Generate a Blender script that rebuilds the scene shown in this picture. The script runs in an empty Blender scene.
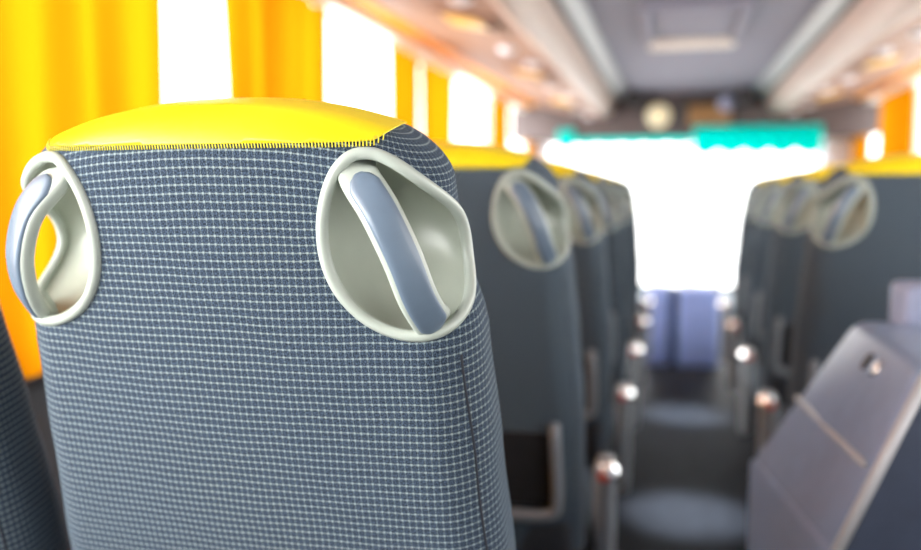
import bpy, bmesh, math, random
from mathutils import Vector, Matrix
from mathutils.bvhtree import BVHTree
random.seed(7)
C = bpy.context.scene.collection
SC = bpy.context.scene
PI = math.pi
EYE = 1.15            # camera height over the coach floor

# ------------------------------------------------------------------ materials
def mat(name, col, rough=0.5, metal=0.0, spec=0.5, sheen=0.0, noise=0.0, nscale=30, bump=0.0):
    m = bpy.data.materials.new(name); m.use_nodes = True
    nt = m.node_tree; b = nt.nodes['Principled BSDF']
    b.inputs['Base Color'].default_value = (*col, 1)
    b.inputs['Roughness'].default_value = rough
    b.inputs['Metallic'].default_value = metal
    b.inputs['Specular IOR Level'].default_value = spec
    if sheen:
        b.inputs['Sheen Weight'].default_value = sheen
        b.inputs['Sheen Roughness'].default_value = 0.4
    if noise or bump:
        tc = nt.nodes.new('ShaderNodeTexCoord')
        nz = nt.nodes.new('ShaderNodeTexNoise'); nz.inputs['Scale'].default_value = nscale
        nz.inputs['Detail'].default_value = 4
        nt.links.new(tc.outputs['Object'], nz.inputs['Vector'])
        if noise:
            rp = nt.nodes.new('ShaderNodeValToRGB')
            rp.color_ramp.elements[0].position = 0.3; rp.color_ramp.elements[1].position = 0.7
            rp.color_ramp.elements[0].color = (*[c*(1-noise) for c in col], 1)
            rp.color_ramp.elements[1].color = (*[min(1, c*(1+noise)) for c in col], 1)
            nt.links.new(nz.outputs['Fac'], rp.inputs['Fac'])
            nt.links.new(rp.outputs['Color'], b.inputs['Base Color'])
        if bump:
            bp = nt.nodes.new('ShaderNodeBump'); bp.inputs['Strength'].default_value = bump
            bp.inputs['Distance'].default_value = 0.002
            nt.links.new(nz.outputs['Fac'], bp.inputs['Height'])
            nt.links.new(bp.outputs['Normal'], b.inputs['Normal'])
    return m

def fabric_mat():
    """navy moquette: small dark squares fenced by pale broken threads, laid out in metres on the UV map"""
    m = bpy.data.materials.new('checked_moquette'); m.use_nodes = True
    nt = m.node_tree; N = nt.nodes; L = nt.links; b = N['Principled BSDF']
    def math_(op, a, c=None, d=None):
        n = N.new('ShaderNodeMath'); n.operation = op
        for i, x in enumerate((a, c, d)):
            if x is None: continue
            if isinstance(x, (int, float)): n.inputs[i].default_value = x
            else: L.new(x, n.inputs[i])
        return n.outputs[0]
    def mix(f, A, B):
        n = N.new('ShaderNodeMix'); n.data_type = 'RGBA'
        if isinstance(f, (int, float)): n.inputs[0].default_value = f
        else: L.new(f, n.inputs[0])
        for i, x in ((6, A), (7, B)):
            if isinstance(x, tuple): n.inputs[i].default_value = (*x, 1)
            else: L.new(x, n.inputs[i])
        return n.outputs[2]
    uv = N.new('ShaderNodeUVMap'); uv.uv_map = 'UVMap'
    sp = N.new('ShaderNodeSeparateXYZ'); L.new(uv.outputs[0], sp.inputs[0])
    # slight weave waviness
    nz = N.new('ShaderNodeTexNoise'); nz.inputs['Scale'].default_value = 9; L.new(uv.outputs[0], nz.inputs['Vector'])
    wob = math_('MULTIPLY', math_('SUBTRACT', nz.outputs['Fac'], 0.5), 0.006)
    u = math_('DIVIDE', math_('ADD', sp.outputs[0], wob), 0.0069)
    v = math_('DIVIDE', math_('ADD', sp.outputs[1], wob), 0.0080)
    fu = math_('FRACT', u); fv = math_('FRACT', v)
    def line(f, half):     # soft thread at cell border
        d = math_('ABSOLUTE', math_('SUBTRACT', f, 0.5))
        n = N.new('ShaderNodeMapRange'); n.interpolation_type = 'SMOOTHSTEP'
        L.new(d, n.inputs[0]); n.inputs[1].default_value = 0.5-half; n.inputs[2].default_value = 0.5-half*0.35
        return n.outputs[0]
    lh = line(fv, 0.12); lv = line(fu, 0.10)
    cross = math_('MULTIPLY', line(fv, 0.20), line(fu, 0.24))
    # threads break: vertical ones twice as dense stitches
    su = math_('ADD', math_('MULTIPLY', math_('SINE', math_('MULTIPLY', v, 2*PI*3)), 0.25), 0.6)
    sh = math_('ADD', math_('MULTIPLY', math_('SINE', math_('MULTIPLY', u, 2*PI*3)), 0.2), 0.75)
    thr = math_('MAXIMUM', math_('MULTIPLY', lh, math_('MULTIPLY', sh, 0.32)), math_('MULTIPLY', lv, math_('MULTIPLY', su, 0.23)))
    thr = math_('MAXIMUM', thr, math_('MULTIPLY', cross, 0.48))
    thr = math_('MINIMUM', thr, 1.0)
    # woven squares
    wv = N.new('ShaderNodeTexNoise'); wv.inputs['Scale'].default_value = 1.0; wv.inputs['Detail'].default_value = 2
    mp = N.new('ShaderNodeMapping'); L.new(uv.outputs[0], mp.inputs[0]); mp.inputs['Scale'].default_value = (900, 500, 1)
    L.new(mp.outputs[0], wv.inputs['Vector'])
    wc = N.new('ShaderNodeMapRange'); L.new(wv.outputs['Fac'], wc.inputs[0]); wc.inputs[1].default_value = 0.36; wc.inputs[2].default_value = 0.64
    sq = mix(wc.outputs[0], (0.007, 0.011, 0.019), (0.056, 0.084, 0.130))
    bl = N.new('ShaderNodeTexNoise'); bl.inputs['Scale'].default_value = 4; L.new(uv.outputs[0], bl.inputs['Vector'])
    thc = mix(bl.outputs['Fac'], (0.46, 0.58, 0.65), (0.60, 0.66, 0.54))
    col = mix(thr, sq, thc)
    L.new(col, b.inputs['Base Color'])
    b.inputs['Roughness'].default_value = 0.9; b.inputs['Specular IOR Level'].default_value = 0.15
    b.inputs['Sheen Weight'].default_value = 0.10; b.inputs['Sheen Roughness'].default_value = 0.5
    b.inputs['Sheen Tint'].default_value = (0.75, 0.85, 1, 1)
    bp = N.new('ShaderNodeBump'); bp.inputs['Strength'].default_value = 0.5; bp.inputs['Distance'].default_value = 0.0006
    L.new(math_('ADD', math_('MULTIPLY', thr, 0.6), math_('MULTIPLY', wv.outputs['Fac'], 0.5)), bp.inputs['Height'])
    L.new(bp.outputs['Normal'], b.inputs['Normal'])
    return m

def cloth_mat(name, col, trans, amount):
    m = bpy.data.materials.new(name); m.use_nodes = True
    nt = m.node_tree; N = nt.nodes; L = nt.links
    out = N['Material Output']; N.remove(N['Principled BSDF'])
    d = N.new('ShaderNodeBsdfDiffuse'); t = N.new('ShaderNodeBsdfTranslucent'); mx = N.new('ShaderNodeMixShader')
    tc = N.new('ShaderNodeTexCoord'); nz = N.new('ShaderNodeTexNoise'); nz.inputs['Scale'].default_value = 40
    mp = N.new('ShaderNodeMapping'); mp.inputs['Scale'].default_value = (1, 1, 0.05)
    L.new(tc.outputs['Object'], mp.inputs[0]); L.new(mp.outputs[0], nz.inputs['Vector'])
    cm = N.new('ShaderNodeMix'); cm.data_type = 'RGBA'; L.new(nz.outputs['Fac'], cm.inputs[0])
    cm.inputs[6].default_value = (*[c*0.92 for c in trans], 1); cm.inputs[7].default_value = (*trans, 1)
    d.inputs['Color'].default_value = (*col, 1); L.new(cm.outputs[2], t.inputs['Color'])
    mx.inputs[0].default_value = amount
    L.new(d.outputs[0], mx.inputs[1]); L.new(t.outputs[0], mx.inputs[2]); L.new(mx.outputs[0], out.inputs[0])
    return m

def glass_mat():
    m = bpy.data.materials.new('window_glass'); m.use_nodes = True
    nt = m.node_tree; N = nt.nodes; L = nt.links
    out = N['Material Output']; N.remove(N['Principled BSDF'])
    t = N.new('ShaderNodeBsdfTransparent'); t.inputs[0].default_value = (0.97, 0.98, 0.98, 1)
    g = N.new('ShaderNodeBsdfGlossy'); g.inputs['Roughness'].default_value = 0.03
    mx = N.new('ShaderNodeMixShader'); mx.inputs[0].default_value = 0.05
    L.new(t.outputs[0], mx.inputs[1]); L.new(g.outputs[0], mx.inputs[2]); L.new(mx.outputs[0], out.inputs[0])
    return m

M = dict(
    fabric=fabric_mat(),
    yellow=mat('yellow_leatherette', (0.93, 0.68, 0.005), 0.38, spec=0.5, noise=0.03, nscale=60, bump=0.08),
    thread=mat('yellow_thread', (0.75, 0.66, 0.05), 0.8),
    cup=mat('pale_green_grey_plastic', (0.38, 0.41, 0.35), 0.30, spec=0.55, noise=0.06, nscale=14),
    rim=mat('pale_rim_plastic', (0.42, 0.46, 0.41), 0.32, spec=0.55),
    grip=mat('blue_grey_rubber', (0.13, 0.175, 0.235), 0.33, spec=0.6, noise=0.08, nscale=25),
    piping=mat('dark_piping', (0.012, 0.015, 0.025), 0.7),
    shell=mat('charcoal_plastic', (0.035, 0.037, 0.045), 0.45, noise=0.1),
    frame=mat('grey_powder_coat', (0.20, 0.22, 0.25), 0.4, noise=0.05),
    armgrey=mat('pale_grey_armrest_plastic', (0.34, 0.37, 0.40), 0.35, noise=0.05),
    chrome=mat('polished_cap', (0.9, 0.9, 0.92), 0.12, metal=1.0),
    red=mat('red_button', (0.75, 0.12, 0.07), 0.3),
    pocket=mat('black_pocket', (0.008, 0.008, 0.01), 0.9, noise=0.2),
    floor=mat('dark_vinyl_floor', (0.020, 0.022, 0.028), 0.55, spec=0.08, noise=0.3, nscale=12),
    ceil=mat('mauve_grey_headliner', (0.255, 0.25, 0.32), 0.75, noise=0.05, nscale=20),
    strip=mat('pale_grey_strip', (0.42, 0.42, 0.43), 0.45, noise=0.03),
    nose=mat('cream_rack_nose', (0.52, 0.40, 0.345), 0.5, noise=0.03, nscale=8),
    under=mat('beige_brown_underside', (0.30, 0.165, 0.11), 0.6, noise=0.05, nscale=8),
    groove=mat('dark_groove', (0.06, 0.055, 0.06), 0.6),
    amber=mat('amber_lens', (0.85, 0.52, 0.10), 0.4),
    nozzle=mat('lilac_grey_nozzle', (0.68, 0.66, 0.70), 0.35),
    black=mat('black_plastic', (0.01, 0.01, 0.012), 0.5),
    brown=mat('dark_brown_bulkhead', (0.075, 0.055, 0.055), 0.6, noise=0.1),
    display=mat('amber_brown_panel', (0.22, 0.11, 0.03), 0.4, noise=0.25, nscale=18),
    dial=mat('cream_dial', (0.80, 0.72, 0.48), 0.5, noise=0.05),
    wall=mat('side_panel_grey', (0.10, 0.10, 0.11), 0.7, noise=0.05),
    pillar=mat('pale_pillar', (0.74, 0.74, 0.80), 0.5, noise=0.03),
    wframe=mat('cream_window_frame', (0.70, 0.62, 0.56), 0.5, noise=0.03),
    valance=mat('orange_rail_cover', (0.95, 0.36, 0.015), 0.5, noise=0.05),
    rail=mat('cream_curtain_rail', (0.82, 0.74, 0.66), 0.4),
    console=mat('slate_plastic', (0.22, 0.285, 0.43), 0.38, spec=0.5, noise=0.06, nscale=25, bump=0.06),
    consoleshade=mat('shaded_slate_plastic', (0.035, 0.045, 0.075), 0.45, noise=0.1),  # shaded copy of the slate plastic, for the console's near end
    seam_highlight=mat('pale_seam_and_highlight', (0.45, 0.44, 0.46), 0.3),  # console seam line, and the painted highlight on its fold
    lilac=mat('lilac_plastic', (0.30, 0.33, 0.48), 0.4, noise=0.05),
    blue=mat('blue_upholstery', (0.34, 0.46, 0.95), 0.7, sheen=0.3, noise=0.1, nscale=14),
    bluedark=mat('dark_blue_gap', (0.02, 0.05, 0.14), 0.7),
    dash=mat('pale_blue_dash', (0.42, 0.50, 0.58), 0.4, noise=0.05),
    curtain=cloth_mat('orange_curtain_cloth', (0.55, 0.24, 0.004), (0.38, 0.130, 0.0015), 0.6),
    teal=cloth_mat('teal_valance_cloth', (0.0, 0.50, 0.45), (0.0, 0.80, 0.70), 0.5),
    glass=glass_mat(),
)

# ------------------------------------------------------------------ helpers
def obj(name, bm, m, parent=None, smooth=True, loc=None):
    me = bpy.data.meshes.new(name)
    bmesh.ops.recalc_face_normals(bm, faces=bm.faces[:])
    bm.to_mesh(me); bm.free()
    return link(name, me, m, parent, smooth, loc)

def link(name, me, m, parent=None, smooth=True, loc=None):
    for p in me.polygons: p.use_smooth = smooth
    me.materials.clear(); me.materials.append(m)
    o = bpy.data.objects.new(name, me); C.objects.link(o)
    if parent: o.parent = parent
    if loc: o.location = loc
    return o

def tag(o, label=None, cat=None, group=None, kind=None):
    if label: o['label'] = label
    if cat: o['category'] = cat
    if group: o['group'] = group
    if kind: o['kind'] = kind
    return o

def thing(name, label, cat, loc=(0, 0, 0), group=None):
    o = bpy.data.objects.new(name, None); C.objects.link(o); o.location = loc
    o.empty_display_size = 0.05
    return tag(o, label, cat, group)

def copy_tree(o, parent=None):
    c = o.copy(); C.objects.link(c)
    if parent: c.parent = parent
    for ch in list(o.children): copy_tree(ch, c)
    return c

def box(bm, x0, x1, y0, y1, z0, z1, bev=0.0, seg=3):
    r = bmesh.ops.create_cube(bm, size=1)
    vs = r['verts']
    for v in vs:
        v.co = Vector(((x0+x1)/2+v.co.x*(x1-x0), (y0+y1)/2+v.co.y*(y1-y0), (z0+z1)/2+v.co.z*(z1-z0)))
    if bev:
        es = {e for v in vs for e in v.link_edges}
        bmesh.ops.bevel(bm, geom=list(es), offset=bev, segments=seg, profile=0.5, affect='EDGES')
    return vs

def flat_box(*a, bev=0.0, seg=3):
    bm = bmesh.new(); box(bm, *a, bev=bev, seg=seg); return bm

def prism_y(pts, y0, y1, closed=True):
    """profile of (x,z) points swept along Y"""
    bm = bmesh.new()
    A = [bm.verts.new((x, y0, z)) for x, z in pts]; B = [bm.verts.new((x, y1, z)) for x, z in pts]
    n = len(pts)
    for i in range(n if closed else n-1):
        j = (i+1) % n; bm.faces.new((A[i], A[j], B[j], B[i]))
    if closed:
        bm.faces.new(A[::-1]); bm.faces.new(B)
    return bm

def tube(bm, pts, r, n=8, closed=False):
    pts = [Vector(p) for p in pts]; k = len(pts); rings = []
    up = None
    for i, p in enumerate(pts):
        a = pts[(i-1) % k] if closed or i else p; b = pts[(i+1) % k] if closed or i < k-1 else p
        t = (b-a).normalized()
        if up is None:
            up = t.orthogonal().normalized()
        up = (up - t*up.dot(t)).normalized(); s = t.cross(up)
        rr = r(i/(k-1)) if callable(r) else r
        rings.append([bm.verts.new(p+(up*math.cos(q)+s*math.sin(q))*rr) for q in [2*PI*j/n for j in range(n)]])
    # closed loops: best twist match
    for i in range(k if closed else k-1):
        A, B = rings[i], rings[(i+1) % k]
        off = 0
        if closed and i == k-1:
            off = min(range(n), key=lambda o: sum((A[j].co-B[(j+o) % n].co).length for j in range(n)))
        for j in range(n):
            bm.faces.new((A[j], A[(j+1) % n], B[(j+1+off) % n], B[(j+off) % n]))
    if not closed:
        bm.faces.new(rings[0][::-1]); bm.faces.new(rings[-1])

def disc(bm, c, axis, r, h, n=24, dome=0.0):
    """short cylinder with a rounded shoulder, base at c, pointing along axis"""
    axis = Vector(axis).normalized(); u = axis.orthogonal().normalized(); w = axis.cross(u); c = Vector(c)
    prof = [(r, 0), (r, h*0.6), (r*0.93, h*0.9), (r*0.8, h), (r*0.4, h+dome*0.8), (0.001, h+dome)]
    rings = [[bm.verts.new(c+axis*z+(u*math.cos(2*PI*j/n)+w*math.sin(2*PI*j/n))*q) for j in range(n)] for q, z in prof]
    for A, B in zip(rings, rings[1:]):
        for j in range(n): bm.faces.new((A[j], A[(j+1) % n], B[(j+1) % n], B[j]))
    bm.faces.new(rings[-1]); bm.faces.new(rings[0][::-1])

def catmull(P, n):
    P = [Vector(p) for p in P]; P = [P[0]*2-P[1]] + P + [P[-1]*2-P[-2]]
    out = []
    for i in range(1, len(P)-2):
        for k in range(n):
            t = k/n; a, b, c, d = P[i-1:i+3]
            out.append(0.5*((2*b)+(c-a)*t+(2*a-5*b+4*c-d)*t*t+(3*b-a-3*c+d)*t**3))
    out.append(P[-2]); return out

def interp(t, table):
    if t <= table[0][0]: return table[0][1]
    for (a, x), (b, y) in zip(table, table[1:]):
        if t <= b:
            f = (t-a)/(b-a); f = f*f*(3-2*f); return x+(y-x)*f
    return table[-1][1]

# ------------------------------------------------------------------ the coach seat
# backrest frame: u = across, v = up along the back, w = rearward.  v=0 at the pivot.
REC = math.radians(13); VT = 0.862; PIV = Vector((0, 0.239, 0.398))
def L2W(u, v, w):
    return Vector((u, PIV.y - v*math.sin(REC) - w*math.cos(REC), PIV.z + v*math.cos(REC) - w*math.sin(REC)))
HALF = [(0.0, 0.266), (0.35, 0.268), (0.50, 0.259), (0.63, 0.251), (0.72, 0.231), (0.80, 0.226), (0.87, 0.222)]
THICK = [(0.0, 0.060), (0.4, 0.066), (0.7, 0.060), (0.87, 0.054)]
NS = 40
def section(a, b, r):
    """rounded rectangle, list of (u,w), starting at rear centre, going to +u"""
    r = min(r, a*0.999, b*0.999); pts = []
    ns = 26
    for i in range(ns): pts.append((i/ns*(a-r), b))
    for i in range(14): q = PI/2*(1-i/14); pts.append((a-r+r*math.cos(q), b-r+r*math.sin(q)))
    for i in range(6): pts.append((a, (b-r)*(1-2*i/6)))
    for i in range(14): q = -PI/2*i/14; pts.append((a-r+r*math.cos(q), -b+r+r*math.sin(q)))
    for i in range(ns): pts.append(((a-r)*(1-i/ns), -b))
    left = [(-u, w) for u, w in pts[1:]][::-1]
    return pts + [(0, -b)] + left

def body_mesh(infl=0.0, world=True):
    bm = bmesh.new(); uvl = bm.loops.layers.uv.new('UVMap')
    RT = 0.046; rows = []
    nb = 44
    for i in range(nb): rows.append((0.02+(VT-RT-0.02)*i/nb, 0.0))
    for i in range(13):
        q = PI/2*i/12; rows.append((VT-RT+RT*math.sin(q), RT*(1-math.cos(q))))
    rings, uvs = [], []
    vacc = 0; prev = None
    for v, ins in rows:
        a = interp(v, HALF)-ins+infl; b = interp(v, THICK)-ins+infl; b = max(b, 0.006)
        sec = section(a, b, 0.052 if ins == 0 else max(0.052-ins, 0.004))
        if prev is not None: vacc += math.hypot(v-prev[0], ins-prev[1])
        prev = (v, ins)
        ring, uvr = [], []; acc = 0; last = None; accs = []
        full = []
        a0 = interp(min(v, VT-RT), HALF); b0 = interp(min(v, VT-RT), THICK)
        ref = section(a0, b0, 0.052)
        for k, (u, w) in enumerate(sec):
            ru, rw = ref[k]
            if last is not None: acc += math.hypot(ru-last[0], rw-last[1])
            last = (ru, rw); accs.append(acc)
            # convex rear, gentle crown along the top
            ww = w + ((0.008+0.012*max(0, min(1, (v-0.36)/0.25)))*(1-(u/0.27)**2) if w > 0 else 0.0)*max(0, min(1, (w/b)))
            crown = 0.030*min(1.6, (abs(u)/0.185))**2.4*max(0, min(1, (v-0.72)/(VT-0.72)))
            vv = v - crown + (infl*(ins/0.046))
            full.append((u, vv, ww))
        tot = acc + math.hypot(ref[-1][0]-ref[0][0], ref[-1][1]-ref[0][1])
        for k, (u, vv, ww) in enumerate(full):
            ring.append(bm.verts.new(L2W(u, vv, ww) if world else (u, vv, ww)))
            s = accs[k] if accs[k] <= tot/2 else accs[k]-tot
            uvr.append((s, vacc))
        rings.append(ring); uvs.append((uvr, tot))
    n = len(rings[0])
    for i in range(len(rings)-1):
        for k in range(n):
            j = (k+1) % n
            f = bm.faces.new((rings[i][k], rings[i][j], rings[i+1][j], rings[i+1][k]))
            q = [uvs[i][0][k], uvs[i][0][j], uvs[i+1][0][j], uvs[i+1][0][k]]
            if max(x[0] for x in q)-min(x[0] for x in q) > 0.3:
                q = [(x[0]+(uvs[i][1] if x[0] < 0 else 0), x[1]) for x in q]
            for lp, x in zip(f.loops, q): lp[uvl].uv = x
    top = rings[-1]; h = n//2
    for k in range(h//2):
        for q in ((k, k+1, h-k-1, h-k), ((n-k) % n, h+k, h+k+1, n-k-1)):
            vs = []
            for i in q:
                if top[i] not in vs: vs.append(top[i])
            if len(vs) > 2:
                f = bm.faces.new(vs)
                for lp in f.loops: lp[uvl].uv = (lp.vert.co.x, vacc)
    f = bm.faces.new(rings[0][::-1])
    for lp in f.loops: lp[uvl].uv = (lp.vert.co.x, lp.vert.co.y)
    bmesh.ops.recalc_face_normals(bm, faces=bm.faces[:])
    return bm

# egg-shaped scoop at each upper rear corner
EC = (0.184, 0.736, 0.078)
def egg(d, side, s=1.0):
    x, y, z = d
    q = math.hypot(x, z)
    if q > 1e-6:
        ax, az = abs(x)/q, abs(z)/q
        k = (ax**2.6+az**2.6)**(-1/2.6)       # squarer than a circle seen from above
        x, z = x*k, z*k
    u = EC[0] + s*0.065*x*(1-0.26*y) - 0.022*y
    return Vector((side*u, EC[1]+s*0.087*y, EC[2]+s*0.112*z))

def temp(bm):
    me = bpy.data.meshes.new('t'); bm.to_mesh(me); bm.free()
    o = bpy.data.objects.new('t', me); C.objects.link(o); return o

def boolean(a, cutters, op='DIFFERENCE'):
    for c in cutters:
        md = a.modifiers.new('b', 'BOOLEAN'); md.operation = op; md.object = c; md.solver = 'EXACT'
    dg = bpy.context.evaluated_depsgraph_get()
    me = bpy.data.meshes.new_from_object(a.evaluated_get(dg))
    for c in [a]+cutters: bpy.data.objects.remove(c)
    return me

def tf(me):   # local (u,v,w) mesh -> seat space
    for v in me.vertices: v.co = L2W(*v.co)
    me.update()
def tfb(bm):
    for v in bm.verts: v.co = L2W(*v.co)
    return bm

def build_seat(label):
    root = thing('coach_seat', label, 'seat')
    bmb = body_mesh(world=False); bvh = BVHTree.FromBMesh(bmb)
    # scoop one corner out of the body, then mirror that half so that both corners match
    e = bmesh.new(); bmesh.ops.create_icosphere(e, subdivisions=5, radius=1)
    for v in e.verts: v.co = egg(v.co, 1)
    bmesh.ops.recalc_face_normals(e, faces=e.faces[:])
    got = boolean(temp(bmb), [temp(e)])
    b = bmesh.new(); b.from_mesh(got); uvl = b.loops.layers.uv['UVMap']
    bmesh.ops.bisect_plane(b, geom=b.verts[:]+b.edges[:]+b.faces[:], dist=1e-5, plane_co=(0, 0, 0), plane_no=(1, 0, 0), clear_inner=True)
    dup = bmesh.ops.duplicate(b, geom=b.verts[:]+b.edges[:]+b.faces[:])['geom']
    dv = [g for g in dup if isinstance(g, bmesh.types.BMVert)]; df = [g for g in dup if isinstance(g, bmesh.types.BMFace)]
    for v in dv: v.co.x = -v.co.x
    for f in df:
        for lp in f.loops: lp[uvl].uv.x = -lp[uvl].uv.x
    bmesh.ops.reverse_faces(b, faces=df)
    bmesh.ops.remove_doubles(b, verts=[v for v in b.verts if abs(v.co.x) < 1e-5], dist=1e-5)
    me = bpy.data.meshes.new('t'); b.to_mesh(me); b.free()
    tf(me); link('backrest', me, M['fabric'], root)
    # handle scoops
    axis = Vector((-0.62, -0.08, -0.78)).normalized(); e1 = axis.orthogonal().normalized(); e2 = axis.cross(e1)
    nphi = 96
    for s in (1, -1):
        def P(th, ph, sc=0.975):
            d = axis*math.cos(th)+(e1*math.cos(ph)+e2*math.sin(ph))*math.sin(th)
            return egg(d, s, sc)
        def inside(p):
            c, nrm, _, _ = bvh.find_nearest(p); return (p-c).dot(nrm) < 0
        rimp, lim = [], []
        for k in range(nphi):
            ph = 2*PI*k/nphi; th = 0.15
            while th < 3.0 and inside(P(th, ph)): th += 0.03
            lo, hi = th-0.03, th
            for _ in range(12):
                mid = (lo+hi)/2
                if inside(P(mid, ph)): lo = mid
                else: hi = mid
            lim.append(lo)
        sm = [(lim[k-2]+2*lim[k-1]+3*lim[k]+2*lim[(k+1) % nphi]+lim[(k+2) % nphi])/9 for k in range(nphi)]
        rimp = [P(sm[k], 2*PI*k/nphi, 0.985) for k in range(nphi)]
        bm = bmesh.new(); nt = 26
        pole = bm.verts.new(P(0, 0)); prev = None
        for i in range(1, nt+1):
            ring = [bm.verts.new(P(sm[k]*i/nt, 2*PI*k/nphi)) for k in range(nphi)]
            for k in range(nphi):
                j = (k+1) % nphi
                if prev is None: bm.faces.new((pole, ring[k], ring[j]))
                else: bm.faces.new((prev[k], ring[k], ring[j], prev[j]))
            prev = ring
        cup = obj('handle_cup', tfb(bm), M['cup'], root)
        bm = bmesh.new(); tube(bm, rimp, 0.0058, 10, closed=True)
        obj('cup_rim', tfb(bm), M['rim'], cup)
        # grab bar across the open corner
        P4 = [(0.148, 0.808, 0.048), (0.158, 0.798, 0.066), (0.180, 0.772, 0.082), (0.198, 0.732, 0.086), (0.207, 0.695, 0.080), (0.213, 0.667, 0.064), (0.213, 0.659, 0.050)]
        cv = catmull([(s*a, b, c) for a, b, c in P4], 8)
        nrm0 = Vector((s*0.50, 0.0, 0.87))
        def sweep(pts, hw, ht, lift, rnd):
            bm = bmesh.new(); rings = []
            k = len(pts)
            for i, p in enumerate(pts):
                t = (pts[min(i+1, k-1)]-pts[max(i-1, 0)]).normalized()
                nn = (nrm0-t*nrm0.dot(t)).normalized(); bb = t.cross(nn)
                end = min(1, 0.35+0.65*math.sqrt(max(0, min(i, k-1-i))/3)) if rnd else 1
                ring = []
                for q in range(20):
                    a = 2*PI*q/20; ca, sa = math.cos(a), math.sin(a)
                    x = math.copysign(abs(ca)**0.55, ca)*hw*end; y = math.copysign(abs(sa)**0.7, sa)*ht
                    ring.append(bm.verts.new(p+bb*x+nn*(y+lift)))
                rings.append(ring)
            for A, B in zip(rings, rings[1:]):
                for q in range(20): bm.faces.new((A[q], A[(q+1) % 20], B[(q+1) % 20], B[q]))
            bm.faces.new(rings[0]); bm.faces.new(rings[-1])
            return tfb(bm)
        bar = obj('grab_bar', sweep(cv, 0.0185, 0.0085, 0, False), M['rim'], root)
        bar['label'] = 'curved grab bar, pale edges'
        obj('grip_insert', sweep(cv[8:-5], 0.0150, 0.0065, 0.0045, True), M['grip'], bar)
    # yellow cover over the top
    def seam(u):
        a = abs(u); base = 0.830 + 0.003*math.cos(u*9)
        return base + 0.05*max(0, min(1, (a-0.168)/0.05))**1.3
    pr = bmesh.new()
    us = [-0.24+0.48*i/80 for i in range(81)]
    lo = [(u, seam(u)) for u in us]
    pts = lo + [(0.24, 0.95), (-0.24, 0.95)]
    A = [pr.verts.new((u, v, -0.2)) for u, v in pts]; B = [pr.verts.new((u, v, 0.2)) for u, v in pts]
    n = len(pts)
    for i in range(n): pr.faces.new((A[i], A[(i+1) % n], B[(i+1) % n], B[i]))
    pr.faces.new(A[::-1]); pr.faces.new(B)
    bmesh.ops.recalc_face_normals(pr, faces=pr.faces[:])
    me = boolean(temp(body_mesh(0.0022, world=False)), [temp(pr)], 'INTERSECT'); tf(me)
    cov = link('headrest_cover', me, M['yellow'], root)
    # zigzag stitching along the rear seam
    bmr = body_mesh(0.0024, world=False); bv = BVHTree.FromBMesh(bmr); bmr.free()
    st = bmesh.new()
    for i in range(120):
        u = -0.175+0.35*i/119; v = seam(u)
        h = bv.ray_cast(Vector((u, v, 0.3)), Vector((0, 0, -1)))
        h2 = bv.ray_cast(Vector((u+0.0009, v-0.0038, 0.3)), Vector((0, 0, -1)))
        if h[0] is None or h2[0] is None: continue
        tube(st, [h[0]+Vector((0, 0.001, 0.0004)), h2[0]+Vector((0, 0, 0.0003))], 0.0006, 5)
    obj('seam_stitching', tfb(st), M['thread'], cov)
    # piping down the rear corners
    bmr = body_mesh(0.0, world=False); bv = BVHTree.FromBMesh(bmr); bmr.free()
    for s in (1, -1):
        pts = []
        for i in range(40):
            v = 0.625-0.60*i/39
            d = Vector((s*0.8, 0, 0.6)).normalized(); a = interp(v, HALF)
            h = bv.ray_cast(Vector((s*(a-0.055), v, 0.018)), d)
            if h[0] is not None: pts.append(h[0]-d*0.0006)
        bm = bmesh.new(); tube(bm, pts, 0.0017, 6)
        obj('side_piping', tfb(bm), M['piping'], root)
    # magazine holder low on the rear
    pk = bmesh.new(); box(pk, -0.215, 0.215, 0.155, 0.315, 0.066, 0.0775, 0.004)
    hold = obj('magazine_pocket', tfb(pk), M['pocket'], root)
    fr = bmesh.new()
    half = [(0.219, 0.330, 0.070), (0.222, 0.322, 0.090), (0.224, 0.27, 0.096), (0.224, 0.185, 0.096), (0.210, 0.152, 0.096), (0.12, 0.146, 0.098)]
    tube(fr, catmull(half + [(-a, b, c) for a, b, c in half[::-1]], 5), 0.0115, 10)
    obj('pocket_frame', tfb(fr), M['frame'], hold)
    # lower plastic shell, cushion, base
    sh = bmesh.new(); box(sh, -0.245, 0.245, -0.03, 0.12, -0.04, 0.066, 0.02)
    obj('lower_shell', tfb(sh), M['shell'], root)
    cu = bmesh.new(); box(cu, -0.245, 0.245, 0.31, 0.76, 0.30, 0.43, 0.045, 5)
    uvl = cu.loops.layers.uv.new('UVMap')
    for f in cu.faces:
        nx = f.normal
        for lp in f.loops:
            c = lp.vert.co
            lp[uvl].uv = (c.y, c.z) if abs(nx.x) > 0.7 else (c.x, c.y+c.z)
    obj('seat_cushion', cu, M['fabric'], root)
    bs = bmesh.new(); box(bs, -0.22, 0.22, 0.36, 0.70, 0.24, 0.30, 0.012)
    obj('seat_frame', bs, M['shell'], root)
    for x in (-0.17, 0.17):
        lg = bmesh.new(); box(lg, x-0.025, x+0.025, 0.40, 0.64, 0.0, 0.25, 0.008)
        obj('leg', lg, M['shell'], root)
    # armrest stump beside the hinge
    ar = bmesh.new(); box(ar, -0.024, 0.024, -0.055, 0.055, -0.36, -0.012, 0.016, 4)
    for v in ar.verts:
        if v.co.z < -0.2: v.co.y += 0.03; v.co.x *= 0.8
    arm = obj('armrest_hinge', ar, M['armgrey'], root, loc=(0.292, 0.44, 0.55))
    cp = bmesh.new(); disc(cp, (0.006, -0.03, -0.03), (0.86, -0.97, 0.73), 0.024, 0.022, 24, 0.002)
    obj('hinge_cap', cp, M['chrome'], arm)
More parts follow.
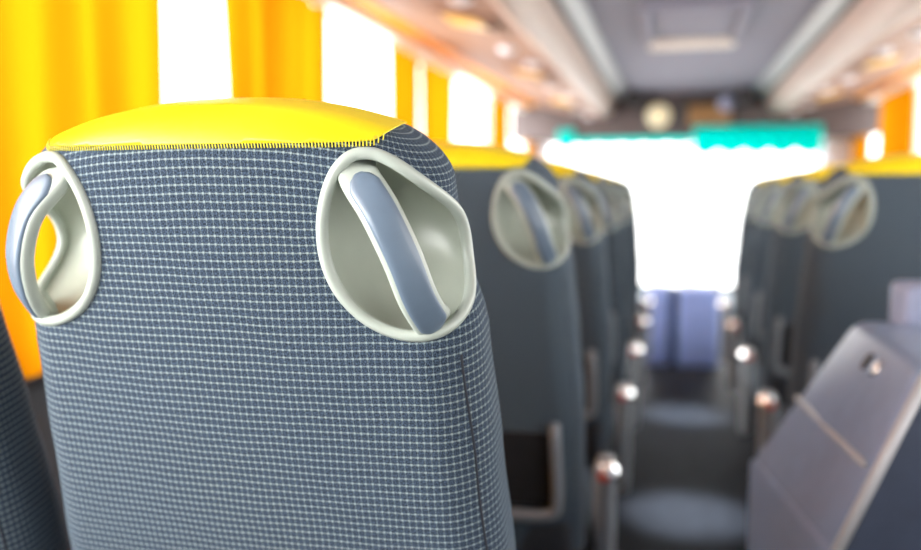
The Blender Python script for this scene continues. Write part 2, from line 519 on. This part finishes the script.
    bt = bmesh.new(); disc(bt, (0, -0.052, -0.035), (0, -1, 0.25), 0.014, 0.006, 20, 0.004)
    obj('release_button', bt, M['red'], arm)
    return root

def add_seat(proto, x, y, label, group=None, aisle=1, first=False):
    o = proto if first else copy_tree(proto)
    o.location = (x, y, 0); o['label'] = label
    if group: o['group'] = group
    if aisle < 0:
        for c in o.children:
            if c.name.startswith('armrest_hinge'): c.location.x = -0.292; c.scale.x = -1
    return o

XL, XR, PITCH, Y1 = -0.428, 0.588, 0.765, 0.72
seat = build_seat('')
G = 'checked coach seats'
add_seat(seat, XL, Y1, 'large navy checked seat back nearest the camera with yellow top and two corner grab handles', G, first=True)
nb = add_seat(seat, -1.012, Y1-0.02, 'navy checked seat edge at bottom left, beside the large nearest seat and the orange curtain', G)
for ch in [c for c in nb.children if c.name.startswith('armrest_hinge')]:      # no armrest between the pair
    for g in list(ch.children): bpy.data.objects.remove(g)
    bpy.data.objects.remove(ch)
nm = ['charcoal seat back just in front of the large nearest seat, with black magazine pocket',
      'third seat back of the row left of the aisle, second ahead of the large seat',
      'fourth seat back of the row left of the aisle, counting from the large seat',
      'fifth seat back of the row left of the aisle, one behind the frontmost',
      'frontmost seat back of the row left of the aisle, towards the windscreen']
for i, l in enumerate(nm): add_seat(seat, XL, Y1+PITCH*(i+1), l, G)
nm = ['wide dark seat back behind the slate console, nearest on the right of the aisle',
      'second seat back right of the aisle, directly ahead of the wide dark one',
      'third seat back right of the aisle, one behind the frontmost there',
      'frontmost seat back right of the aisle, towards the windscreen']
for i, l in enumerate(nm): add_seat(seat, XR, Y1+PITCH*(i+2), l, G, aisle=-1)

# ------------------------------------------------------------------ coach shell
WL, WR, MID, YF = -1.39, 1.58, 0.105, 8.4
YB = 7.4               # face of the front bulkhead
Y0 = -1.2
def Z(z): return EYE+z
tag(obj('floor', flat_box(WL-0.05, WR+0.05, Y0, YF+0.3, -0.06, 0.0), M['floor'], smooth=False), kind='structure')
tag(obj('ceiling', flat_box(MID-0.62, MID+0.62, Y0, YF, Z(0.82), Z(0.90)), M['ceil'], smooth=False), kind='structure')
SILL, WTOP = Z(-0.40), Z(0.765)
for side, x in (('left', WL), ('right', WR)):
    d = -1 if side == 'left' else 1
    xa, xb = sorted((x, x+d*0.06))
    tag(obj('wall_'+side, flat_box(xa, xb, Y0, YF+0.3, -0.02, SILL), M['wall'], smooth=False), kind='structure')
    tag(obj('wall_'+side+'_upper', flat_box(xa, xb, Y0, YF+0.1, WTOP, Z(0.95)), M['wframe'], smooth=False), kind='structure')
    ia, ib = sorted((x-d*0.05, x+d*0.01))
    tag(obj('trim_'+('1' if d < 0 else '2'), flat_box(ia, ib, Y0, YF, SILL-0.03, SILL+0.01, bev=0.008), M['shell']), kind='structure')
bw = bmesh.new()
box(bw, WL-0.06, WR+0.06, Y0-0.06, Y0, 0, SILL); box(bw, WL-0.06, WR+0.06, Y0-0.06, Y0, Z(0.62), Z(0.95)); box(bw, -0.78, WR+0.06, Y0-0.06, Y0, SILL, Z(0.62))
tag(obj('wall_back', bw, M['wall'], smooth=False), kind='structure')
fb = bmesh.new(); a, b = WL+0.02, -0.80  # unseen rear opening, added at the left to light the nearest seat
box(fb, a-0.06, a, Y0-0.05, Y0-0.01, SILL, Z(0.62)); box(fb, b, b+0.02, Y0-0.05, Y0-0.01, SILL, Z(0.62))
box(fb, a, b, Y0-0.05, Y0-0.01, SILL, SILL+0.03); box(fb, a, b, Y0-0.05, Y0-0.01, Z(0.59), Z(0.62))
w = tag(obj('window_back_fill', fb, M['wframe'], smooth=False), kind='structure')
obj('pane', flat_box(a, b, Y0-0.033, Y0-0.027, SILL+0.03, Z(0.59)), M['glass'], w, smooth=False)
# side windows between pillars
PY = [-1.2, 0.75, 2.62, 4.4, 6.45, 8.0]
wn = 0
for side, x in (('left', WL), ('right', WR)):
    d = -1 if side == 'left' else 1
    for i, (a, b) in enumerate(zip(PY, PY[1:])):
        wn += 1
        xa, xb = sorted((x+d*0.005, x+d*0.05))
        fb = bmesh.new()
        box(fb, xa, xb, a, a+0.05, SILL, WTOP); box(fb, xa, xb, b-0.05, b, SILL, WTOP)
        box(fb, xa, xb, a+0.05, b-0.05, SILL, SILL+0.03); box(fb, xa, xb, a+0.05, b-0.05, WTOP-0.03, WTOP)
        w = tag(obj('window_%d' % wn, fb, M['wframe'], smooth=False), kind='structure')
        obj('pane', flat_box(x+d*0.025-0.003, x+d*0.025+0.003, a+0.05, b-0.05, SILL+0.03, WTOP-0.03), M['glass'], w, smooth=False)
# front: pillars, bulkhead, windscreen
for k, (x0, x1) in enumerate(((WL, WL+0.20), (WR-0.32, WR))):
    tag(obj('pillar_front_%s' % ('left' if k == 0 else 'right'), flat_box(x0, x1, 8.0, YF+0.05, SILL, Z(0.70), bev=0.02), M['pillar']), kind='structure')
tag(obj('wall_front', flat_box(WL, WR, YB, YF+0.02, Z(0.455), Z(0.95)), M['brown'], smooth=False), kind='structure')
tag(obj('wall_front_lower', flat_box(WL, WR, YF, YF+0.06, 0, Z(-0.95)), M['dash'], smooth=False), kind='structure')
fb = bmesh.new()
zb, zt = Z(-0.95), Z(0.52)
box(fb, WL, WL+0.06, YF, YF+0.05, zb, zt); box(fb, WR-0.06, WR, YF, YF+0.05, zb, zt)
box(fb, WL+0.06, WR-0.06, YF, YF+0.05, zb, zb+0.05); box(fb, WL+0.06, WR-0.06, YF, YF+0.05, zt-0.05, zt)
ws = tag(obj('window_front', fb, M['shell'], smooth=False), kind='structure')
obj('pane', flat_box(WL+0.06, WR-0.06, YF+0.02, YF+0.026, zb+0.05, zt-0.05), M['glass'], ws, smooth=False)
obj('divider', flat_box(0.12, 0.145, YF+0.005, YF+0.019, zb+0.05, zt-0.05), M['pillar'], ws, smooth=False)

# luggage racks
def rack(side):
    d = -1 if side == 'left' else 1
    def X(x): return MID + d*x
    name = 'cream overhead luggage rack along the %s' % ('curtained windows beside the large nearest seat' if d < 0 else 'side above the slate console')
    r = thing('luggage_rack', name, 'luggage rack', (0, 0, 0), 'overhead luggage racks')
    w = (WR-MID)-0.23
    pr = [(X(0.595), Z(0.80)), (X(0.60), Z(0.745)), (X(0.613), Z(0.69)), (X(0.635), Z(0.65)), (X(0.665), Z(0.625)), (X(0.70), Z(0.618)), (X(0.70), Z(0.69)), (X(0.66), Z(0.71)), (X(0.65), Z(0.80))]
    obj('rack_nose', prism_y(pr, Y0, YB), M['nose'], r)
    obj('service_channel', prism_y([(X(0.70), Z(0.625)), (X(w), Z(0.735)), (X(w), Z(0.78)), (X(0.70), Z(0.69))], Y0, YB), M['under'], r, smooth=False)
    obj('groove', prism_y([(X(0.555), Z(0.82)), (X(0.562), Z(0.772)), (X(0.600), Z(0.764)), (X(0.60), Z(0.82))], Y0, YB), M['groove'], r, smooth=False)
    obj('light_strip', prism_y([(X(0.498), Z(0.82)), (X(0.500), Z(0.805)), (X(0.508), Z(0.795)), (X(0.556), Z(0.762)), (X(0.568), Z(0.768)), (X(0.56), Z(0.82))], Y0, YB), M['strip'], r)
    for yy in (1.75, 3.25, 4.75, 6.25):
        zf = lambda x: Z(0.625+(x-0.70)/(w-0.70)*0.11)
        def slab(x0, x1, y0, y1, up, dn, bev):       # follows the slope of the channel
            bm = bmesh.new(); box(bm, x0, x1, y0, y1, dn, up, bev)
            for v in bm.verts: v.co.z += zf(v.co.x); v.co.x = X(v.co.x)
            return bm
        p = obj('service_panel', slab(0.76, 1.00, yy-0.14, yy+0.20, 0.004, -0.012, 0.004), M['under'], r)
        obj('reading_lamp', slab(0.83, 0.97, yy-0.09, yy+0.12, -0.011, -0.019, 0.003), M['amber'], p)
        sb = bmesh.new(); disc(sb, (X(0.79), yy+0.02, zf(0.79)-0.010), (0, 0, -1), 0.028, 0.012, 20, 0.002)
        obj('speaker_grille', sb, M['black'], p)
        for q in (0.0, 0.42):
            nb = bmesh.new(); xx = 0.86-0.05*(q > 0); disc(nb, (X(xx), yy+0.66+q, zf(xx)+0.004), (0, 0, -1), 0.042, 0.024, 24, 0.010)
            obj('air_nozzle', nb, M['nozzle'], r)
    return r
rack('left'); rack('right')
# orange rail covers and cream rails that carry the curtains
for side, x in (('left', WL), ('right', WR)):
    d = 1 if side == 'left' else -1
    lab = 'beside the large nearest seat' if d > 0 else 'above the right row of seats'
    xs = lambda a, b: sorted((x+d*a, x+d*b))
    r = tag(obj('curtain_rail', flat_box(*xs(0.03, 0.14), Y0, YB, Z(0.700), Z(0.735), bev=0.008), M['rail']), 'cream rail carrying the orange curtains ' + lab, 'curtain rail', 'curtain rails')
    obj('rail_cover', flat_box(*xs(0.01, 0.225), Y0, YB, Z(0.7355), Z(0.80), bev=0.01), M['valance'], r)

# curtains
def curtain(x, ya, yb, zt, zb, folds, label, m='curtain', amp=0.028, gather=0.0, seed=0, group='orange window curtains'):
    rnd = random.Random(seed); bm = bmesh.new()
    ny = max(24, folds*12); nz = 26; ph = [rnd.uniform(-0.5, 0.5) for _ in range(folds+2)]
    g = []
    for i in range(ny+1):
        t = i/ny; col = []
        for j in range(nz+1):
            h = j/nz; z = zb+(zt-zb)*h
            k = t*folds; f = ph[int(k)]*(1-(k % 1))+ph[int(k)+1]*(k % 1)
            aa = amp*(0.55+0.45*(1-h))*(1+0.5*f)
            px = x + aa*math.sin(2*PI*k+f*1.5+0.3*h) + 0.25*aa*math.sin(4*PI*k+1+f)
            mid = (ya+yb)/2; wv = 1-gather*math.sin(PI*min(1, max(0, (1-h))))
            py = mid+((ya+(yb-ya)*t)-mid)*wv + 0.012*math.sin(2*PI*k*0.5+h*2+f)
            col.append(bm.verts.new((px, py, z)))
        g.append(col)
    for i in range(ny):
        for j in range(nz): bm.faces.new((g[i][j], g[i+1][j], g[i+1][j+1], g[i][j+1]))
    return tag(obj('curtain', bm, M[m]), label, 'curtain', group)
CX = WL+0.08
cz = (Z(0.698), Z(-0.385))
curtain(CX, 0.50, 2.02, *cz, 8, 'wide orange curtain behind the handle of the large nearest seat, at the left edge', seed=1)
curtain(CX, 2.28, 3.08, *cz, 4, 'bright yellow-orange curtain above the middle of the large seat', seed=2, gather=0.05)
curtain(CX, 3.86, 4.34, *cz, 3, 'narrow yellow curtain above the large seat\'s grab handle, edging the wide bright gap', seed=3, gather=0.06)
curtain(CX, 4.37, 5.12, *cz, 3, 'yellow curtain paired with the narrow one above the large seat\'s grab handle', seed=4, gather=0.06)
curtain(CX, 6.12, 6.82, *cz, 4, 'small yellow curtain above the second seat of the left row', seed=5, gather=0.05)
curtain(CX, 7.66, 8.0, *cz, 3, 'last small curtain before the pale pillar left of the windscreen', seed=6)
CR = WR-0.08
curtain(CR, 6.15, 7.05, *cz, 5, 'orange curtain above the dark right seat, nearer to the bright window at the right edge', seed=7, gather=0.04)
curtain(CR, 7.42, 8.0, *cz, 4, 'yellow curtain by the pale pillar right of the windscreen', seed=8, gather=0.03)

# roof hatch
h = thing('roof_hatch', 'framed grey roof hatch in the ceiling over the aisle', 'roof hatch', (0.075, 4.35, Z(0.82)))
fb = bmesh.new()
hx, hy = 0.245, 0.50
for a in ((-hx, -hx+0.05, -hy, hy), (hx-0.05, hx, -hy, hy)): box(fb, *a, -0.035, 0.0, 0.01)
box(fb, -hx+0.045, hx-0.045, -hy, -hy+0.05, -0.035, 0, 0.01)
obj('hatch_frame', fb, M['ceil'], h)
obj('hatch_lip', flat_box(-hx+0.02, hx-0.02, hy-0.07, hy, -0.055, 0.0, bev=0.018), M['rail'], h)
obj('hatch_panel', flat_box(-hx+0.05, hx-0.05, -hy+0.05, hy-0.07, -0.012, 0.0, bev=0.004), M['ceil'], h)

# things on the front bulkhead
yb = YB
c = thing('wall_clock', 'round cream clock in a dark rim on the front bulkhead over the windscreen', 'clock', (-0.135, yb, Z(0.63)))
bm = bmesh.new(); disc(bm, (0, 0, 0), (0, -1, 0), 0.125, 0.03, 32); obj('clock_rim', bm, M['black'], c)
bm = bmesh.new(); disc(bm, (0, -0.028, 0), (0, -1, 0), 0.10, 0.012, 32, 0.01); obj('clock_face', bm, M['dial'], c)
c = thing('display_panel', 'dark brown amber display panel beside the cream clock over the windscreen', 'display', (0.30, yb, Z(0.64)))
obj('display_case', flat_box(-0.26, 0.17, -0.05, 0, -0.12, 0.13, bev=0.015), M['black'], c)
obj('display_screen', flat_box(-0.20, 0.14, -0.058, -0.049, -0.095, 0.07, bev=0.006), M['display'], c)
bm = bmesh.new(); disc(bm, (0, 0, 0), (0, -1, 0), 0.06, 0.05, 24, 0.03)
k = tag(obj('dome_mirror', bm, M['lilac'], loc=(0.40, yb-0.052, Z(0.715))), 'small lilac dome at upper end of the amber display panel', 'mirror')
for x, lab in ((-0.335, 'small black speaker at the front end of the left ceiling strip, near the clock'), (0.535, 'small black speaker at the front end of the right ceiling strip, near the display')):
    s = thing('speaker', lab, 'speaker', (x, yb, Z(0.755)), 'bulkhead speakers')
    obj('speaker_case', flat_box(-0.055, 0.055, -0.30, 0, -0.06, 0.06, bev=0.015), M['black'], s)
    bm = bmesh.new(); disc(bm, (0, -0.299, 0), (0, -1, 0), 0.04, 0.006, 20, 0.003); obj('speaker_grille', bm, M['groove'], s)

# teal valances at the windscreen
def valance(xa, xb, zt, zb, y, n, label):
    bm = bmesh.new(); nx = n*12; g = []
    for i in range(nx+1):
        t = i/nx; x = xa+(xb-xa)*t; col = []
        for j in range(7):
            h = j/6; drop = (zt-zb)*(0.82+0.18*abs(math.sin(PI*t*n)))
            col.append(bm.verts.new((x, y-0.02*math.sin(2*PI*t*n*1.5)*(0.4+h), zt-drop*h)))
        g.append(col)
    for i in range(nx):
        for j in range(6): bm.faces.new((g[i][j], g[i+1][j], g[i+1][j+1], g[i][j+1]))
    return tag(obj('windscreen_valance', bm, M['teal']), label, 'valance', 'teal windscreen valances')
valance(-0.97, -0.83, Z(0.53), Z(0.355), yb-0.04, 1, 'small teal valance scrap in the left top corner of the windscreen')
valance(-0.83, 0.13, Z(0.475), Z(0.385), yb+0.03, 5, 'thin teal valance edge over the left half of the windscreen')
valance(0.15, 1.14, Z(0.535), Z(0.29), yb-0.07, 5, 'deep scalloped teal valance over the right half of the windscreen')

# dashboard under the windscreen
d = thing('dashboard', 'pale blue grey dashboard below the windscreen', 'dashboard', (MID, YF-0.02, 0))
pr = bmesh.new()
pts = [(-0.45, 0.02), (-0.45, 0.10), (-0.40, 0.165), (-0.02, 0.195), (-0.02, 0.0)]
A = [pr.verts.new((-1.2, y, z)) for y, z in pts]; B = [pr.verts.new((1.2, y, z)) for y, z in pts]
for i in range(5): pr.faces.new((A[i], A[(i+1) % 5], B[(i+1) % 5], B[i]))
pr.faces.new(A); pr.faces.new(B)
for v in pr.verts:
    if v.co.z <= 0.02: v.co.z = 0
obj('dash_top', pr, M['dash'], d, smooth=False)

# blue upholstered block closing the aisle
b = thing('front_cabinet', 'blue upholstered cabinet with dark central gap closing the end of the aisle', 'cabinet', (0.09, 5.70, 0))
obj('cabinet_panel', flat_box(-0.245, -0.10, 0, 0.35, 0, 0.52, bev=0.025), M['blue'], b)
obj('cabinet_panel', flat_box(-0.04, 0.22, 0, 0.35, 0, 0.52, bev=0.025), M['blue'], b)
obj('cabinet_gap', flat_box(-0.10, -0.04, 0.02, 0.33, 0, 0.50), M['bluedark'], b, smooth=False)
for x in (-0.20, 0.03, 0.19):
    bm = bmesh.new(); disc(bm, (x, 0.05, 0.519), (0, 0, 1), 0.03, 0.02, 20, 0.02); obj('cap', bm, M['chrome'], b)

# slate console right of the aisle
def quadbox(P, bev):
    """hexahedron from 8 points: bottom 4 then top 4"""
    bm = bmesh.new(); v = [bm.verts.new(p) for p in P]
    for f in ((0, 1, 2, 3), (4, 5, 6, 7), (0, 1, 5, 4), (1, 2, 6, 5), (2, 3, 7, 6), (3, 0, 4, 7)): bm.faces.new([v[i] for i in f])
    bmesh.ops.recalc_face_normals(bm, faces=bm.faces[:])
    bmesh.ops.bevel(bm, geom=bm.edges[:], offset=bev, segments=4, profile=0.5, affect='EDGES')
    return bm
con = thing('console', 'slate grey sloping plastic console with seam line and round latch, beside the aisle', 'console', (0, 0, 0))
yn, yf = 1.31, 1.76
xt, xm, xn = 0.345, 0.160, 0.240      # top and mid aisle-side x
zt, zm = Z(-0.245), Z(-0.53)
def slope(t, y):           # point on aisle-side slope, t 0 at top
    xb = xn+(xm-xn)*(y-yn)/(yf-yn)
    return Vector((xt+(xb-xt)*t, y, zt+(zm-zt)*t))
body = quadbox([(xn, yn, 0), (0.95, yn, 0), (0.95, yf, 0), (xm, yf, 0), (xn, yn, zm), (0.95, yn, zm), (0.95, yf, zm), (xm, yf, zm)], 0.012)
obj('console_base', body, M['console'], con)
obj('lower_end_shade', quadbox([(xn+0.012, yn-0.006, 0), (0.95, yn-0.006, 0), (0.95, yn+0.02, 0), (xn+0.012, yn+0.02, 0), (xn+0.012, yn-0.006, zm-0.012), (0.95, yn-0.006, zm-0.012), (0.95, yn+0.02, zm-0.012), (xn+0.012, yn+0.02, zm-0.012)], 0.005), M['consoleshade'], con)
up = quadbox([(xn, yn, zm-0.01), (0.95, yn, zm-0.01), (0.95, yf, zm-0.01), (xm, yf, zm-0.01), (xt, yn, zt), (0.95, yn, zt), (0.95, yf, zt), (xt, yf, zt)], 0.022)
obj('console_hood', up, M['console'], con)
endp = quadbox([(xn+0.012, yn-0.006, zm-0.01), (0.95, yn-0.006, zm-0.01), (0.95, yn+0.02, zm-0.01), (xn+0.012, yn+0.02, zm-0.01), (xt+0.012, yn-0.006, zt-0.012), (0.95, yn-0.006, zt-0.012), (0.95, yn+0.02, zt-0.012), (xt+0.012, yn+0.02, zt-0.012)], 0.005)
obj('end_shade', endp, M['consoleshade'], con)  # thin dark slab: shade on the near end put into its colour
obj('rear_riser', flat_box(0.425, 0.93, yf-0.03, yf+0.10, Z(-0.40), Z(-0.175), bev=0.015), M['lilac'], con)
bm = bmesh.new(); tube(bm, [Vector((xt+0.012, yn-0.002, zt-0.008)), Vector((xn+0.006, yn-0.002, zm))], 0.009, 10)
obj('fold_highlight', bm, M['seam_highlight'], con)  # pale tube added as the highlight along the fold
nrm = Vector((zm-zt, 0, -(xm-xt))).normalized(); nrm = nrm if nrm.z > 0 else -nrm
bm = bmesh.new(); tube(bm, [slope(0.55, yn+0.02)+nrm*0.002, slope(0.55, (yn+yf)/2)+nrm*0.007, slope(0.55, yf-0.02)+nrm*0.002], 0.0055, 8)
obj('trim_line', bm, M['seam_highlight'], con)
for q, mt in ((0.0, 'chrome'), (0.06, 'shell')):
    bm = bmesh.new(); disc(bm, slope(0.14, yn+0.16+q), nrm, 0.016, 0.006, 24, 0.002); obj('latch', bm, M[mt], con)

# ------------------------------------------------------------------ light
W = bpy.data.worlds.new('daylight'); SC.world = W; W.use_nodes = True
bg = W.node_tree.nodes['Background']
bg.inputs[0].default_value = (1.0, 0.985, 0.965, 1); wt = W.node_tree
tcw = wt.nodes.new('ShaderNodeTexCoord'); dt = wt.nodes.new('ShaderNodeVectorMath'); dt.operation = 'DOT_PRODUCT'
dt.inputs[1].default_value = Vector((-0.62, -0.74, 0.25)).normalized()
mr = wt.nodes.new('ShaderNodeMapRange'); mr.inputs[1].default_value = 0.3; mr.inputs[2].default_value = 1.0; mr.inputs[3].default_value = 6.0; mr.inputs[4].default_value = 21.0
wt.links.new(tcw.outputs['Generated'], dt.inputs[0]); wt.links.new(dt.outputs['Value'], mr.inputs[0]); wt.links.new(mr.outputs[0], bg.inputs[1])
def spot(loc, tgt, e, size, blend, col):
    l = bpy.data.lights.new('aisle_patch_fill', 'SPOT'); l.energy = e; l.spot_size = math.radians(size); l.spot_blend = blend; l.color = col; l.shadow_soft_size = 0.05
    o = bpy.data.objects.new('aisle_patch_fill', l); C.objects.link(o); o.location = loc
    o.rotation_euler = (Vector(tgt)-Vector(loc)).to_track_quat('-Z', 'Y').to_euler()

for yy in (3.06, 4.46):
    spot((0.08, yy, Z(0.79)), (0.08, yy, 0), 900, 17, 1.0, (0.85, 0.93, 1.0))  # unseen spots added to throw the pale patches on the aisle floor
# ------------------------------------------------------------------ camera
cam = bpy.data.cameras.new('camera'); co = bpy.data.objects.new('camera', cam); C.objects.link(co)
co.location = (0, 0, EYE); co.rotation_euler = (math.radians(90-5.6), 0, math.radians(14))
cam.sensor_width = 36; cam.lens = 850/921*36; cam.clip_start = 0.02
cam.dof.use_dof = True; cam.dof.focus_distance = 0.77; cam.dof.aperture_fstop = 1.9
SC.camera = co
SC.view_settings.view_transform = 'Standard'
SC.view_settings.look = 'None'
SC.view_settings.exposure = 0.0
SC.cycles.max_bounces = 10; SC.cycles.transparent_max_bounces = 12
SC.cycles.use_denoising = True
